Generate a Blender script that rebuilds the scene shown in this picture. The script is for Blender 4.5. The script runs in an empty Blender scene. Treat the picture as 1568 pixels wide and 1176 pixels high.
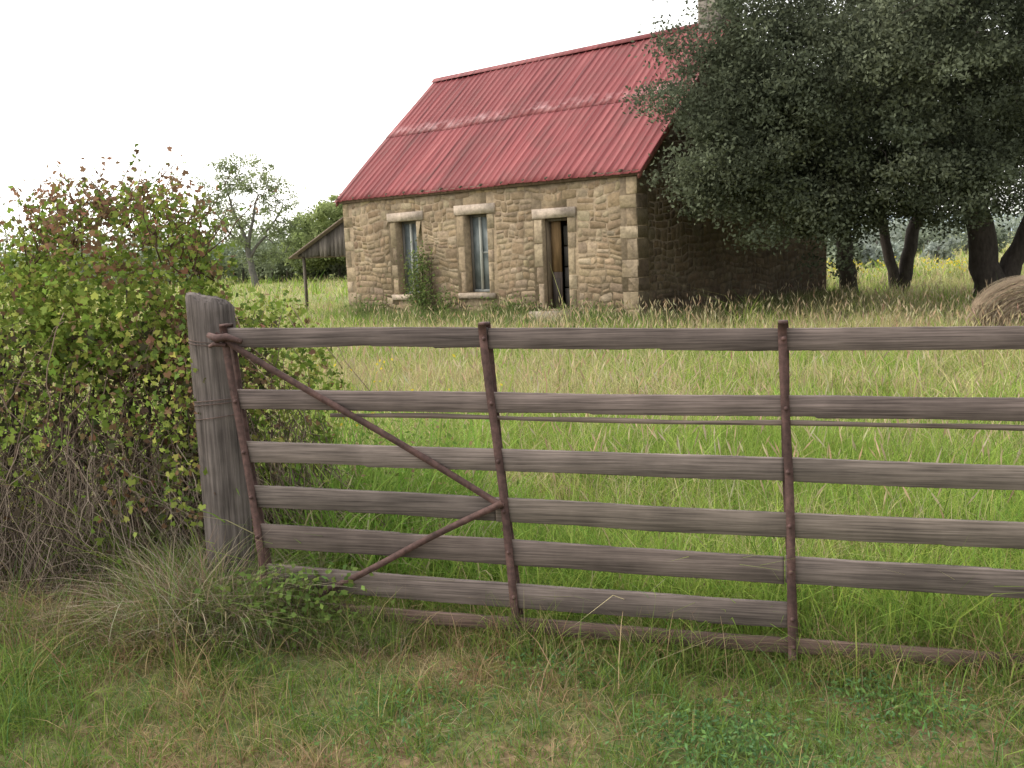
import bpy, math, numpy as np
from mathutils import Matrix, Vector
rng=np.random.default_rng(7)
D=bpy.data; C=bpy.context
scene=C.scene
# ---------------------------------------------------------------- helpers
class MB:
    def __init__(s): s.V=[];s.L=[];s.S=[];s.C=[];s.n=0
    def add(s,V,faces,col):
        V=np.asarray(V,dtype=np.float64)
        if V.ndim==2: V=V[None]
        n,k,_=V.shape
        if n==0: return
        base=s.n+np.arange(n)*k
        flat=np.concatenate([np.asarray(f) for f in faces])
        s.L.append((base[:,None]+flat[None]).ravel())
        s.S.append(np.tile(np.array([len(f) for f in faces]),n))
        col=np.asarray(col,dtype=np.float64)
        if col.ndim==1: col=np.broadcast_to(col,(n,3))
        if col.ndim==2: col=np.repeat(col[:,None,:],k,axis=1)
        s.V.append(V.reshape(-1,3)); s.C.append(col.reshape(-1,3)); s.n+=n*k
    def build(s,name,mat,parent=None,smooth=False):
        V=np.concatenate(s.V);L=np.concatenate(s.L).astype(np.int32);S=np.concatenate(s.S).astype(np.int32)
        Cc=np.concatenate(s.C)
        me=D.meshes.new(name); me.vertices.add(len(V)); me.vertices.foreach_set('co',V.astype(np.float32).ravel())
        me.loops.add(len(L)); me.loops.foreach_set('vertex_index',L)
        st=np.concatenate([[0],np.cumsum(S)[:-1]]).astype(np.int32)
        me.polygons.add(len(S)); me.polygons.foreach_set('loop_start',st); me.polygons.foreach_set('loop_total',S)
        if smooth: me.polygons.foreach_set('use_smooth',np.ones(len(S),dtype=bool))
        a=me.color_attributes.new(name='Col',type='FLOAT_COLOR',domain='POINT')
        a.data.foreach_set('color',np.concatenate([Cc,np.ones((len(Cc),1))],axis=1).astype(np.float32).ravel())
        me.materials.append(mat); me.update(calc_edges=True); me.validate()
        ob=D.objects.new(name,me); scene.collection.objects.link(ob)
        if parent: ob.parent=parent
        return ob
BOXF=[(0,3,2,1),(4,5,6,7),(0,1,5,4),(1,2,6,5),(2,3,7,6),(3,0,4,7)]
def boxv(x0,x1,y0,y1,z0,z1):
    return np.array([(x0,y0,z0),(x1,y0,z0),(x1,y1,z0),(x0,y1,z0),(x0,y0,z1),(x1,y0,z1),(x1,y1,z1),(x0,y1,z1)],float)
def box(mb,x0,x1,y0,y1,z0,z1,col=(.5,.5,.5),j=0.0):
    v=boxv(x0,x1,y0,y1,z0,z1)
    if j: v=v+rng.uniform(-j,j,v.shape)
    mb.add(v,BOXF,col)
def tube(mb,pts,rad,sides=7,col=(.1,.1,.1)):
    pts=np.asarray(pts,float);m=len(pts);rad=np.broadcast_to(rad,(m,))
    T=np.gradient(pts,axis=0);T/=np.linalg.norm(T,axis=1)[:,None]+1e-9
    ref=np.array([0,0,1.]) if abs(T[:,2]).mean()<.9 else np.array([1.,0,0])
    A=np.cross(T,ref);A/=np.linalg.norm(A,axis=1)[:,None]+1e-9
    B=np.cross(T,A)
    th=np.arange(sides)/sides*2*math.pi
    V=pts[:,None]+rad[:,None,None]*(np.cos(th)[None,:,None]*A[:,None]+np.sin(th)[None,:,None]*B[:,None])
    F=[]
    for i in range(m-1):
        for j in range(sides):
            k=(j+1)%sides
            F.append((i*sides+j,i*sides+k,(i+1)*sides+k,(i+1)*sides+j))
    F.append(tuple(range((m-1)*sides,m*sides)));F.append(tuple(range(sides-1,-1,-1)))
    mb.add(V.reshape(-1,3),F,col)
def wob(a,b,n,amp,sag=0):
    a=np.array(a,float);b=np.array(b,float);t=np.linspace(0,1,n)[:,None]
    p=a+(b-a)*t
    q=np.cumsum(rng.normal(0,1,(n,3)),axis=0);q-=q[0];q-=t*q[-1]
    p=p+q*amp
    p[:,2]+=sag*(4*t*(1-t))[:,0]
    return p
def unit(v): return v/(np.linalg.norm(v,axis=-1,keepdims=True)+1e-9)
def frames(n,bias=None,bw=0):
    N=unit(rng.normal(size=(n,3)))
    if bias is not None: N=unit(N+bias*bw)
    A=unit(np.cross(N,unit(rng.normal(size=(n,3))))); B=np.cross(N,A)
    return N,A,B
def leafquads(mb,P,L,W,col,bias=None,bw=0):
    n=len(P); N,A,B=frames(n,bias,bw)
    L=np.broadcast_to(L,(n,))[:,None];W=np.broadcast_to(W,(n,))[:,None]
    V=np.stack([P-A*L/2,P+B*W/2+N*W*.12,P+A*L/2,P-B*W/2+N*W*.12],axis=1)
    mb.add(V,[(0,1,2,3)],col)
def gz(x,y):
    x=np.asarray(x,float);y=np.asarray(y,float)
    return .025*np.sin(x*1.3+1)*np.cos(y*.9)+.015*np.sin(x*3.1+y*2.3)+.06*np.exp(-((x+2)**2+(y-4.2)**2)/.8)
def cn(x,y,s=1.0,ph=0.):
    return (np.sin(x*1.7*s+ph+1.3*np.sin(y*1.1*s+ph))+np.sin(y*2.3*s-ph+1.7*np.sin(x*.9*s))+np.sin((x+y)*3.7*s+ph*2))/3
def blades(mb,x,y,h,w,lean,col,z0=None,segs=3,direc=None):
    n=len(x)
    z=gz(x,y) if z0 is None else z0
    P=np.stack([x,y,z-.01],1)
    a=rng.uniform(0,2*math.pi,n) if direc is None else direc
    d=np.stack([np.cos(a),np.sin(a),np.zeros(n)],1)
    f=rng.uniform(0,2*math.pi,n); wv=np.stack([np.cos(f),np.sin(f),np.zeros(n)],1)
    ts=np.linspace(0,1,segs+1)
    rows=[]
    for i,t in enumerate(ts):
        c=P+d*(lean*h*t**1.8)[:,None]+np.array([0,0,1.])*(h*(t-.35*np.minimum(lean,1.4)*t**2.5))[:,None]
        if i<segs:
            ww=(w*(1-.55*t**1.2)/2)[:,None]
            rows+= [c-wv*ww,c+wv*ww]
        else: rows.append(c)
    V=np.stack(rows,1)
    F=[(2*i,2*i+1,2*i+3,2*i+2) for i in range(segs-1)]+[(2*segs-2,2*segs-1,2*segs)]
    mb.add(V,F,col)
def pal(cols,idx,var=.18,hue=.05):
    c=np.array(cols)[idx]
    return c*(1+rng.normal(0,var,(len(idx),1))).clip(.4,1.8)*(1+rng.normal(0,hue,(len(idx),3)))
# ---------------------------------------------------------------- materials
def newmat(name):
    m=D.materials.new(name);m.use_nodes=True;nt=m.node_tree;nt.nodes.clear()
    return m,nt,nt.nodes,nt.links
def N(nt,t,**k):
    n=nt.nodes.new(t)
    for a,b in k.items(): setattr(n,a,b)
    return n
def leafmat(name,trans=.35):
    m,nt,ns,lk=newmat(name)
    o=N(nt,'ShaderNodeOutputMaterial');a=N(nt,'ShaderNodeAttribute',attribute_name='Col')
    d=N(nt,'ShaderNodeBsdfDiffuse');t=N(nt,'ShaderNodeBsdfTranslucent')
    m1=N(nt,'ShaderNodeMixShader');m1.inputs[0].default_value=trans
    lk.new(a.outputs['Color'],d.inputs['Color']);lk.new(a.outputs['Color'],t.inputs['Color'])
    lk.new(d.outputs[0],m1.inputs[1]);lk.new(t.outputs[0],m1.inputs[2]);lk.new(m1.outputs[0],o.inputs[0])
    return m
def surfmat(name,scale=(8,8,8),lo=.7,hi=1.25,rough=.9,bump=.4,bscale=None,base=None,detail=8,spec=.2,bdist=.01,stain=None):
    m,nt,ns,lk=newmat(name)
    o=N(nt,'ShaderNodeOutputMaterial');p=N(nt,'ShaderNodeBsdfPrincipled');lk.new(p.outputs[0],o.inputs[0])
    p.inputs['Roughness'].default_value=rough;p.inputs['Specular IOR Level'].default_value=spec
    tc=N(nt,'ShaderNodeTexCoord');mp=N(nt,'ShaderNodeMapping');mp.inputs['Scale'].default_value=scale
    lk.new(tc.outputs['Object'],mp.inputs['Vector'])
    nz=N(nt,'ShaderNodeTexNoise');nz.inputs['Scale'].default_value=1;nz.inputs['Detail'].default_value=detail;nz.inputs['Roughness'].default_value=.65
    lk.new(mp.outputs[0],nz.inputs['Vector'])
    r=N(nt,'ShaderNodeMapRange');r.inputs[1].default_value=.3;r.inputs[2].default_value=.7;r.inputs[3].default_value=lo;r.inputs[4].default_value=hi
    lk.new(nz.outputs['Fac'],r.inputs[0])
    mx=N(nt,'ShaderNodeMix',data_type='RGBA',blend_type='MULTIPLY');mx.inputs[0].default_value=1
    if base is None:
        a=N(nt,'ShaderNodeAttribute',attribute_name='Col');lk.new(a.outputs['Color'],mx.inputs[6])
    else: mx.inputs[6].default_value=(*base,1)
    lk.new(r.outputs[0],mx.inputs[7])
    last=mx.outputs[2]
    if stain:
        n3=N(nt,'ShaderNodeTexNoise');n3.inputs['Scale'].default_value=stain[0];n3.inputs['Detail'].default_value=5;lk.new(tc.outputs['Object'],n3.inputs['Vector'])
        r3=N(nt,'ShaderNodeMapRange');r3.inputs[1].default_value=.35;r3.inputs[2].default_value=.65;r3.inputs[3].default_value=stain[1];r3.inputs[4].default_value=stain[2];lk.new(n3.outputs['Fac'],r3.inputs[0])
        m3=N(nt,'ShaderNodeMix',data_type='RGBA',blend_type='MULTIPLY');m3.inputs[0].default_value=1;lk.new(last,m3.inputs[6]);lk.new(r3.outputs[0],m3.inputs[7]);last=m3.outputs[2]
    lk.new(last,p.inputs['Base Color'])
    b=N(nt,'ShaderNodeBump');b.inputs['Strength'].default_value=bump;b.inputs['Distance'].default_value=bdist
    if bscale:
        mp2=N(nt,'ShaderNodeMapping');mp2.inputs['Scale'].default_value=bscale;lk.new(tc.outputs['Object'],mp2.inputs['Vector'])
        n2=N(nt,'ShaderNodeTexNoise');n2.inputs['Scale'].default_value=1;n2.inputs['Detail'].default_value=6;lk.new(mp2.outputs[0],n2.inputs['Vector']);lk.new(n2.outputs['Fac'],b.inputs['Height'])
    else: lk.new(nz.outputs['Fac'],b.inputs['Height'])
    lk.new(b.outputs[0],p.inputs['Normal'])
    return m
M_grass=leafmat('grass_blades',.42)
M_leaf=leafmat('leaves',.38)
M_oak=leafmat('oak_leaves',.22)
M_bark=surfmat('bark',(14,14,5),.6,1.4,.95,.8,bdist=.03)
M_twig=surfmat('twigs',(30,30,30),.8,1.2,.95,.2)
M_plank=surfmat('weathered_plank',(3.5,60,150),.45,1.6,.9,.35,bdist=.0015,stain=(3.5,.75,1.2))
M_post=surfmat('weathered_post',(75,75,2.6),.35,1.5,.95,1.0,bdist=.006,stain=(5,.7,1.2))
M_rust=surfmat('rusty_steel',(40,40,40),.5,1.6,.75,.4,bdist=.002,spec=.4,stain=(6,.75,1.3))
M_stone=surfmat('rubble_stone',(8,8,10),.64,1.3,.95,.7,bscale=(20,20,20),bdist=.022,stain=(.9,.78,1.15))
M_old=surfmat('old_boards',(16,16,2),.55,1.4,.95,.5)
M_paint=surfmat('old_paint',(14,14,6),.8,1.15,.8,.3)
M_straw=surfmat('hay',(25,25,25),.6,1.4,1,.9,bdist=.03)
M_hill=surfmat('hill_haze',(.02,.02,.05),.9,1.1,1,0)
m,nt,ns,lk=newmat('window_glass');o=N(nt,'ShaderNodeOutputMaterial');p=N(nt,'ShaderNodeBsdfPrincipled');lk.new(p.outputs[0],o.inputs[0])
nz=N(nt,'ShaderNodeTexNoise');nz.inputs['Scale'].default_value=3;nz.inputs['Detail'].default_value=6
cr=N(nt,'ShaderNodeValToRGB');cr.color_ramp.elements[0].color=(.07,.085,.09,1);cr.color_ramp.elements[1].color=(.20,.225,.23,1);cr.color_ramp.elements[0].position=.35;cr.color_ramp.elements[1].position=.65
tc=N(nt,'ShaderNodeTexCoord');lk.new(tc.outputs['Object'],nz.inputs['Vector']);lk.new(nz.outputs['Fac'],cr.inputs[0]);lk.new(cr.outputs[0],p.inputs['Base Color']);p.inputs['Roughness'].default_value=.4;p.inputs['Specular IOR Level'].default_value=.35
M_glass=m
# ground
m,nt,ns,lk=newmat('ground_soil');o=N(nt,'ShaderNodeOutputMaterial');p=N(nt,'ShaderNodeBsdfPrincipled');lk.new(p.outputs[0],o.inputs[0]);p.inputs['Roughness'].default_value=1;p.inputs['Specular IOR Level'].default_value=.05
tc=N(nt,'ShaderNodeTexCoord')
n1=N(nt,'ShaderNodeTexNoise');n1.inputs['Scale'].default_value=1.3;n1.inputs['Detail'].default_value=6
n2=N(nt,'ShaderNodeTexNoise');n2.inputs['Scale'].default_value=38;n2.inputs['Detail'].default_value=8
n3=N(nt,'ShaderNodeTexNoise');n3.inputs['Scale'].default_value=.06;n3.inputs['Detail'].default_value=4
for q in (n1,n2,n3): lk.new(tc.outputs['Object'],q.inputs['Vector'])
c1=N(nt,'ShaderNodeValToRGB');e=c1.color_ramp.elements;e[0].position=.45;e[0].color=(.14,.155,.065,1);e[1].position=.68;e[1].color=(.30,.18,.125,1)
lk.new(n1.outputs['Fac'],c1.inputs[0])
c2=N(nt,'ShaderNodeValToRGB');e=c2.color_ramp.elements;e[0].position=.35;e[0].color=(.18,.21,.08,1);e[1].position=.65;e[1].color=(.31,.30,.14,1);lk.new(n3.outputs['Fac'],c2.inputs[0])
sx=N(nt,'ShaderNodeSeparateXYZ');lk.new(tc.outputs['Object'],sx.inputs[0])
mr=N(nt,'ShaderNodeMapRange');mr.inputs[1].default_value=4;mr.inputs[2].default_value=10;lk.new(sx.outputs['Y'],mr.inputs[0])
mx=N(nt,'ShaderNodeMix',data_type='RGBA');lk.new(mr.outputs[0],mx.inputs[0]);lk.new(c1.outputs[0],mx.inputs[6]);lk.new(c2.outputs[0],mx.inputs[7])
r2=N(nt,'ShaderNodeMapRange');r2.inputs[1].default_value=.3;r2.inputs[2].default_value=.7;r2.inputs[3].default_value=.55;r2.inputs[4].default_value=1.35;lk.new(n2.outputs['Fac'],r2.inputs[0])
my=N(nt,'ShaderNodeMix',data_type='RGBA',blend_type='MULTIPLY');my.inputs[0].default_value=1;lk.new(mx.outputs[2],my.inputs[6]);lk.new(r2.outputs[0],my.inputs[7]);lk.new(my.outputs[2],p.inputs['Base Color'])
b=N(nt,'ShaderNodeBump');b.inputs['Strength'].default_value=.8;b.inputs['Distance'].default_value=.02;lk.new(n2.outputs['Fac'],b.inputs['Height']);lk.new(b.outputs[0],p.inputs['Normal'])
M_ground=m
# red roof
m,nt,ns,lk=newmat('red_corrugated_metal');o=N(nt,'ShaderNodeOutputMaterial');p=N(nt,'ShaderNodeBsdfPrincipled');lk.new(p.outputs[0],o.inputs[0]);p.inputs['Roughness'].default_value=.65;p.inputs['Specular IOR Level'].default_value=.25
tc=N(nt,'ShaderNodeTexCoord');mp=N(nt,'ShaderNodeMapping');mp.inputs['Scale'].default_value=(9,.45,.45);lk.new(tc.outputs['Object'],mp.inputs[0])
n1=N(nt,'ShaderNodeTexNoise');n1.inputs['Scale'].default_value=1;n1.inputs['Detail'].default_value=8;n1.inputs['Roughness'].default_value=.65;lk.new(mp.outputs[0],n1.inputs['Vector'])
c1=N(nt,'ShaderNodeValToRGB');e=c1.color_ramp.elements;e[0].position=.3;e[0].color=(.10,.022,.024,1);e[1].position=.72;e[1].color=(.29,.09,.09,1)  # dark streaks: streaked paint, and rib shadows painted into the colour
q=c1.color_ramp.elements.new(.5);q.color=(.215,.048,.052,1)
lk.new(n1.outputs['Fac'],c1.inputs[0])
sx=N(nt,'ShaderNodeSeparateXYZ');lk.new(tc.outputs['Object'],sx.inputs[0])
dv=N(nt,'ShaderNodeMath',operation='DIVIDE');dv.inputs[1].default_value=.8;lk.new(sx.outputs['X'],dv.inputs[0])
fl=N(nt,'ShaderNodeMath',operation='FLOOR');lk.new(dv.outputs[0],fl.inputs[0])
gt=N(nt,'ShaderNodeMath',operation='GREATER_THAN');gt.inputs[1].default_value=1.78;lk.new(sx.outputs['Y'],gt.inputs[0])
ad=N(nt,'ShaderNodeMath',operation='MULTIPLY_ADD');ad.inputs[1].default_value=31.7;lk.new(gt.outputs[0],ad.inputs[0]);lk.new(fl.outputs[0],ad.inputs[2])
wn=N(nt,'ShaderNodeTexWhiteNoise',noise_dimensions='1D');lk.new(ad.outputs[0],wn.inputs['W'])
wr=N(nt,'ShaderNodeMapRange');wr.inputs[3].default_value=.82;wr.inputs[4].default_value=1.12;lk.new(wn.outputs['Value'],wr.inputs[0])
ml=N(nt,'ShaderNodeMix',data_type='RGBA',blend_type='MULTIPLY');ml.inputs[0].default_value=1;lk.new(c1.outputs[0],ml.inputs[6]);lk.new(wr.outputs[0],ml.inputs[7])
sb=N(nt,'ShaderNodeMath',operation='SUBTRACT');sb.inputs[1].default_value=1.86;lk.new(sx.outputs['Y'],sb.inputs[0])
ab=N(nt,'ShaderNodeMath',operation='ABSOLUTE');lk.new(sb.outputs[0],ab.inputs[0])
n2=N(nt,'ShaderNodeTexNoise');n2.inputs['Scale'].default_value=3;n2.inputs['Detail'].default_value=8;n2.inputs['Roughness'].default_value=.7;lk.new(tc.outputs['Object'],n2.inputs['Vector'])
bw=N(nt,'ShaderNodeMapRange');bw.inputs[1].default_value=.2;bw.inputs[2].default_value=.0;lk.new(ab.outputs[0],bw.inputs[0])
nr=N(nt,'ShaderNodeMapRange');nr.inputs[1].default_value=.43;nr.inputs[2].default_value=.68;nr.inputs[3].default_value=0;nr.inputs[4].default_value=.8;lk.new(n2.outputs['Fac'],nr.inputs[0])
mm=N(nt,'ShaderNodeMath',operation='MULTIPLY');lk.new(bw.outputs[0],mm.inputs[0]);lk.new(nr.outputs[0],mm.inputs[1])
mw=N(nt,'ShaderNodeMix',data_type='RGBA');lk.new(mm.outputs[0],mw.inputs[0]);lk.new(ml.outputs[2],mw.inputs[6]);mw.inputs[7].default_value=(.52,.34,.35,1)
n4=N(nt,'ShaderNodeTexNoise');n4.inputs['Scale'].default_value=1.1;n4.inputs['Detail'].default_value=9;n4.inputs['Roughness'].default_value=.7;lk.new(tc.outputs['Object'],n4.inputs['Vector'])
rr=N(nt,'ShaderNodeMapRange');rr.inputs[1].default_value=.5;rr.inputs[2].default_value=.72;rr.inputs[3].default_value=0;rr.inputs[4].default_value=.7;lk.new(n4.outputs['Fac'],rr.inputs[0])
mz=N(nt,'ShaderNodeMix',data_type='RGBA');lk.new(rr.outputs[0],mz.inputs[0]);lk.new(mw.outputs[2],mz.inputs[6]);mz.inputs[7].default_value=(.14,.055,.05,1)
lk.new(mz.outputs[2],p.inputs['Base Color'])
M_roof=m
# ---------------------------------------------------------------- ground
xs=np.unique(np.concatenate([np.linspace(-6,8,140),np.linspace(-60,60,80),np.linspace(-2500,2500,40)]))
ys=np.unique(np.concatenate([np.linspace(0,9,100),np.linspace(-30,80,80),np.linspace(-300,4000,40)]))
X,Y=np.meshgrid(xs,ys);Z=gz(X,Y)
V=np.stack([X,Y,Z],-1).reshape(-1,3);nx=len(xs);ny=len(ys)
F=[(j*nx+i,j*nx+i+1,(j+1)*nx+i+1,(j+1)*nx+i) for j in range(ny-1) for i in range(nx-1)]
g=MB();g.add(V,F,(.2,.2,.1));g.build('ground',M_ground,smooth=True)
# ---------------------------------------------------------------- house
O=np.array([-3.95,24.3]);ang=math.atan2(-.669,.744)
hx=np.array([math.cos(ang),math.sin(ang)]);hy=np.array([-hx[1],hx[0]])
house=D.objects.new('stone_farmhouse',None);scene.collection.objects.link(house);house.location=(O[0],O[1],0);house.rotation_euler=(0,0,ang)
HL,HD,HZ=8.62,8.3,2.97;RY,RZ=3.53,6.08;BZ=2.35
def roofz(y): return np.where(y<RY,HZ+(RZ-HZ)*y/RY,RZ+(BZ-RZ)*(y-RY)/(HD-RY))
mort=(.265,.205,.14)
wins=[(1.89,2.58,.66,2.34),(4.10,4.785,.70,2.38)]
door=(6.31,6.96,.36,2.19)
ops=wins+[door]
w=MB();T=.42
edges=[0];
for a in ops: edges+=[a[0],a[1]]
edges.append(HL)
for i in range(0,len(edges),2): box(w,edges[i],edges[i+1],0,T,-.3,HZ,mort)
for a in ops:
    box(w,a[0],a[1],0,T,-.3,a[2],mort);box(w,a[0],a[1],0,T,a[3],HZ,mort)
def gable(x0,x1,col):
    pr=[(T,-.3),(HD,-.3),(HD,BZ),(RY,RZ),(T,float(roofz(np.array(T))))]
    v=[(x0,a,b) for a,b in pr]+[(x1,a,b) for a,b in pr]
    w.add(np.array(v),[(4,3,2,1,0),(5,6,7,8,9)]+[(i,(i+1)%5,5+(i+1)%5,5+i) for i in range(5)],col)
gable(0,T,mort);gable(HL-T,HL,(.12,.095,.07))  # right gable mortar darkened: oak shade painted into its colour
box(w,T,HL-T,HD-T,HD,-.3,BZ-.05,mort)
w.build('walls',M_stone,house)
fl_=MB();box(fl_,T,HL-T,T,HD-T,-.2,.3,(.09,.07,.05));fl_.build('floor',M_old,house)
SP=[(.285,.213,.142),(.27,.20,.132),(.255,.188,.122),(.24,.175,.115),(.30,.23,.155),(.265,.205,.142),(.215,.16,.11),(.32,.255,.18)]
SP_SHADE=[tuple(np.array(c)*.46) for c in SP]  # darker copy for the right gable, tree shade painted into the stones
def stones(width,topf,opens,zmax=7,x0=0):
    out=[]
    z=.0
    while z<zmax:
        h=rng.uniform(.09,.25)
        spans=[(x0,width)]
        for (a,b,c,d_) in opens:
            if z+h>c+.02 and z<d_-.02:
                ns_=[]
                for s in spans:
                    if b<=s[0] or a>=s[1]: ns_.append(s);continue
                    if a>s[0]: ns_.append((s[0],a))
                    if b<s[1]: ns_.append((b,s[1]))
                spans=ns_
        for s in spans:
            u=s[0]
            while u<s[1]-.05:
                wd=rng.uniform(.09,.24)+rng.uniform(0,.28)*(rng.random()<.45)
                if s[1]-u-wd<.12: wd=s[1]-u
                um=u+wd/2
                if z+h<=topf(um)-.02 and z+h<=zmax:
                    if h>.17 and rng.random()<.5:
                        k=rng.uniform(.35,.65)*h
                        out.append((u,u+wd,z,z+k))
                        if wd>.3 and rng.random()<.6:
                            q=rng.uniform(.35,.65)*wd
                            out.append((u,u+q,z+k,z+h));out.append((u+q,u+wd,z+k,z+h))
                        else: out.append((u,u+wd,z+k,z+h))
                    else: out.append((u,u+wd,z,z+h))
                u+=wd
        z+=h
    return np.array(out)
def stone_mesh(mb,rects,mapf,pal_=SP,proud=(.001,.006),gap=.004,jit=.022,var=.085):
    n=len(rects)
    if n==0:return
    u0,u1,z0,z1=[rects[:,i] for i in range(4)]
    wav=lambda u,z:.055*np.sin(u*1.7+z*2.1)+.03*np.sin(u*5.3+z*3)+.014*np.sin(u*13+z*7)
    pr=rng.uniform(*proud,n);W=1.0 if jit>.01 else 0
    L=[];cutx=np.minimum((u1-u0)*.28,.07);cutz=np.minimum((z1-z0)*.28,.05)
    for (uu,zz,su,sz) in ((u0,z0,1,1),(u1,z0,-1,1),(u1,z1,-1,-1),(u0,z1,1,-1)):
        cx=cutx*rng.uniform(.1,1,n)*(W if W else .12);cz_=cutz*rng.uniform(.1,1,n)*(W if W else .12)
        p1=(uu+su*gap,zz+sz*(gap+cz_));p2=(uu+su*(gap+cx),zz+sz*gap)
        pts=[p1,p2] if su*sz>0 else [p2,p1]
        for (a,b) in pts:
            L.append((a+rng.uniform(-jit,jit,n)*.5,b+rng.uniform(-jit,jit,n)*.5+wav(a,b)*W))
    vs=[(a,b,np.full(n,-.006)) for a,b in L]
    cu=(u0+u1)/2;cz=(z0+z1)/2+wav(cu,(z0+z1)/2)*W
    for a,b in L: vs.append((a+(cu-a)*.10,b+(cz-b)*.12,pr+rng.uniform(-.0015,.0015,n)))
    V=np.stack([np.stack(mapf(a,b,c),-1) for a,b,c in vs],1)
    mb.add(V,[tuple(range(8,16))]+[(i,(i+1)%8,8+(i+1)%8,8+i) for i in range(8)],pal(pal_,rng.integers(0,len(pal_),n),var,.015))
st=MB()
surr=[(a-.24,b+.24,c-.14,d_+.22) for a,b,c,d_ in ops]
mf=lambda u,z,d:(u,-d,z)
ms=lambda u,z,d:(HL+d,u,z)
ml_=lambda u,z,d:(-d,u,z)
r=stones(HL-.36,lambda u:HZ-.02,surr,zmax=HZ-.03,x0=.33);stone_mesh(st,r,mf)
r=stones(HD,lambda u:float(roofz(np.array(u)))-.1,[],zmax=6,x0=.36)
r=r[[all(float(roofz(np.array(q)))-.12>rr_[3] for q in rr_[:2]) for rr_ in r]]
stone_mesh(st,r,ms,SP_SHADE);stone_mesh(st,r,ml_)
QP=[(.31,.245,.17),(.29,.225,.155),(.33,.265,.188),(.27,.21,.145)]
QP_SHADE=[tuple(np.array(c)*.5) for c in QP]  # quoins on the right gable, with the same shade painted in
z=0.;k=0
while z<HZ-.12:
    h=min(rng.uniform(.2,.46),HZ-.03-z)
    a=rng.uniform(.36,.46) if k%2 else rng.uniform(.2,.28); b_=.36
    stone_mesh(st,np.array([(HL-a-.0,HL+.009,z,z+h)]),mf,QP,(.010,.013),.004,.009)
    stone_mesh(st,np.array([(-.010,b_,z,z+h)]),ms,QP_SHADE,(.010,.012),.004,.006)
    stone_mesh(st,np.array([(-.008,a*.85,z,z+h)]),mf,QP,(.010,.013),.004,.009)
    z+=h;k+=1
for (a,b,c,d_) in ops:
    for sgn in (0,1):
        z=c
        while z<d_-.02:
            h=rng.uniform(.25,.6)
            if d_-z-h<.2:h=d_-z
            ww=rng.uniform(.13,.25)
            rc=(a-ww,a,z,z+h) if sgn==0 else (b,b+ww,z,z+h)
            stone_mesh(st,np.array([rc]),mf,QP,(.012,.016),.004,.004);z+=h
st.build('wall_stones',M_stone,house)
ln=MB()
for i,(a,b,c,d_) in enumerate(ops):
    e=.27 if i<2 else .24
    box(ln,a-e,b+e*.9,-.035,.1,d_+.003,d_+.2,(.45,.37,.31),.008)
    if i<2: box(ln,a-.2,b+.16,-.07,.12,c-.12,c-.003,(.38,.31,.25),.008)
    else: box(ln,a-.1,b+.2,-.42,.05,.0,c-.02,(.33,.28,.23),.012)
ln.build('lintels_and_sills',M_stone,house)
fr=MB();gl=MB()
for (a,b,c,d_) in wins:
    y=.19;cw=(.24,.25,.24)
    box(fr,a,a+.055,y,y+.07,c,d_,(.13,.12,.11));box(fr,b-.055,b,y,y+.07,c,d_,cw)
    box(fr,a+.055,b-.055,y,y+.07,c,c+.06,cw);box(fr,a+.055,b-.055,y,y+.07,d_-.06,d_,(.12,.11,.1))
    mid=a+.27
    box(fr,mid,mid+.05,y-.01,y+.067,c+.06,d_-.06,(.42,.43,.40))
    box(fr,mid+.05,b-.055,y+.02,y+.06,(c+d_)/2,(c+d_)/2+.035,cw)
    box(gl,a+.055,mid,y+.03,y+.04,c+.06,d_-.06);box(gl,mid+.05,b-.055,y+.03,y+.04,c+.06,d_-.06)
fr.build('window_frames',M_paint,house);gl.build('window_glass',M_glass,house)
dr=MB();a,b,c,d_=door
box(dr,a,a+.06,.1,.25,c,d_,(.13,.10,.07));box(dr,b-.06,b,.1,.25,c,d_,(.09,.07,.055));box(dr,a+.06,b-.06,.1,.25,d_-.06,d_,(.10,.08,.06))
box(dr,a+.06,a+.30,.2,.24,c+.75,d_-.06,(.19,.12,.06));box(dr,a+.06,a+.30,.2,.24,c,c+.745,(.085,.065,.055))
box(dr,a+.1,a+.26,.185,.2,c+.1,c+.62,(.06,.05,.045))
for i in range(4): box(dr,a+.33,b-.08,.27,.3,c+.02+i*.42,c+.41+i*.42,(.045,.04,.036))
dr.build('door',M_old,house)
def corr(mb,y0,z0,y1,z1,x0,x1,lift,nseg=8):
    per=.2;prof=[(0,0),(.15,0),(.163,.02),(.185,.02)]
    xx=[];hh=[];u=x0
    while u<x1:
        for a,h in prof:
            if u+a<=x1: xx.append(u+a);hh.append(h)
        u+=per
    xx=np.array(xx);hh=np.array(hh);n=len(xx)
    nrm=np.array([-(z1-z0),(y1-y0)]);nrm/=np.linalg.norm(nrm)
    if nrm[1]<0: nrm=-nrm
    V=[]
    for i in range(nseg+1):
        t=i/nseg;y=y0+(y1-y0)*t;z=z0+(z1-z0)*t
        sag=.014*np.sin(xx*1.3+y*1.1)+.007*np.sin(xx*3.7+y*2)+ (rng.normal(0,.006,n) if (i==0 and y0<0) else 0)
        h=hh+lift+sag
        V.append(np.stack([xx,y+nrm[0]*h,z+nrm[1]*h],-1))
    V=np.array(V).reshape(-1,3)
    F=[(i*n+j,i*n+j+1,(i+1)*n+j+1,(i+1)*n+j) for i in range(nseg) for j in range(n-1)]
    mb.add(V,F,(.4,.08,.1))
rf=MB();sl=(RZ-HZ)/RY
ey=-.13;ez=HZ+sl*ey+.06;my_=1.80;mz_=HZ+sl*my_+.06
corr(rf,ey,ez,my_,mz_,-.2,HL+.2,.0)
corr(rf,my_-.10,mz_-.10*sl,RY,RZ+.065,-.2,HL+.2,.007)
corr(rf,RY,RZ+.065,HD+.3,BZ-.2,-.2,HL+.2,.0)
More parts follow.
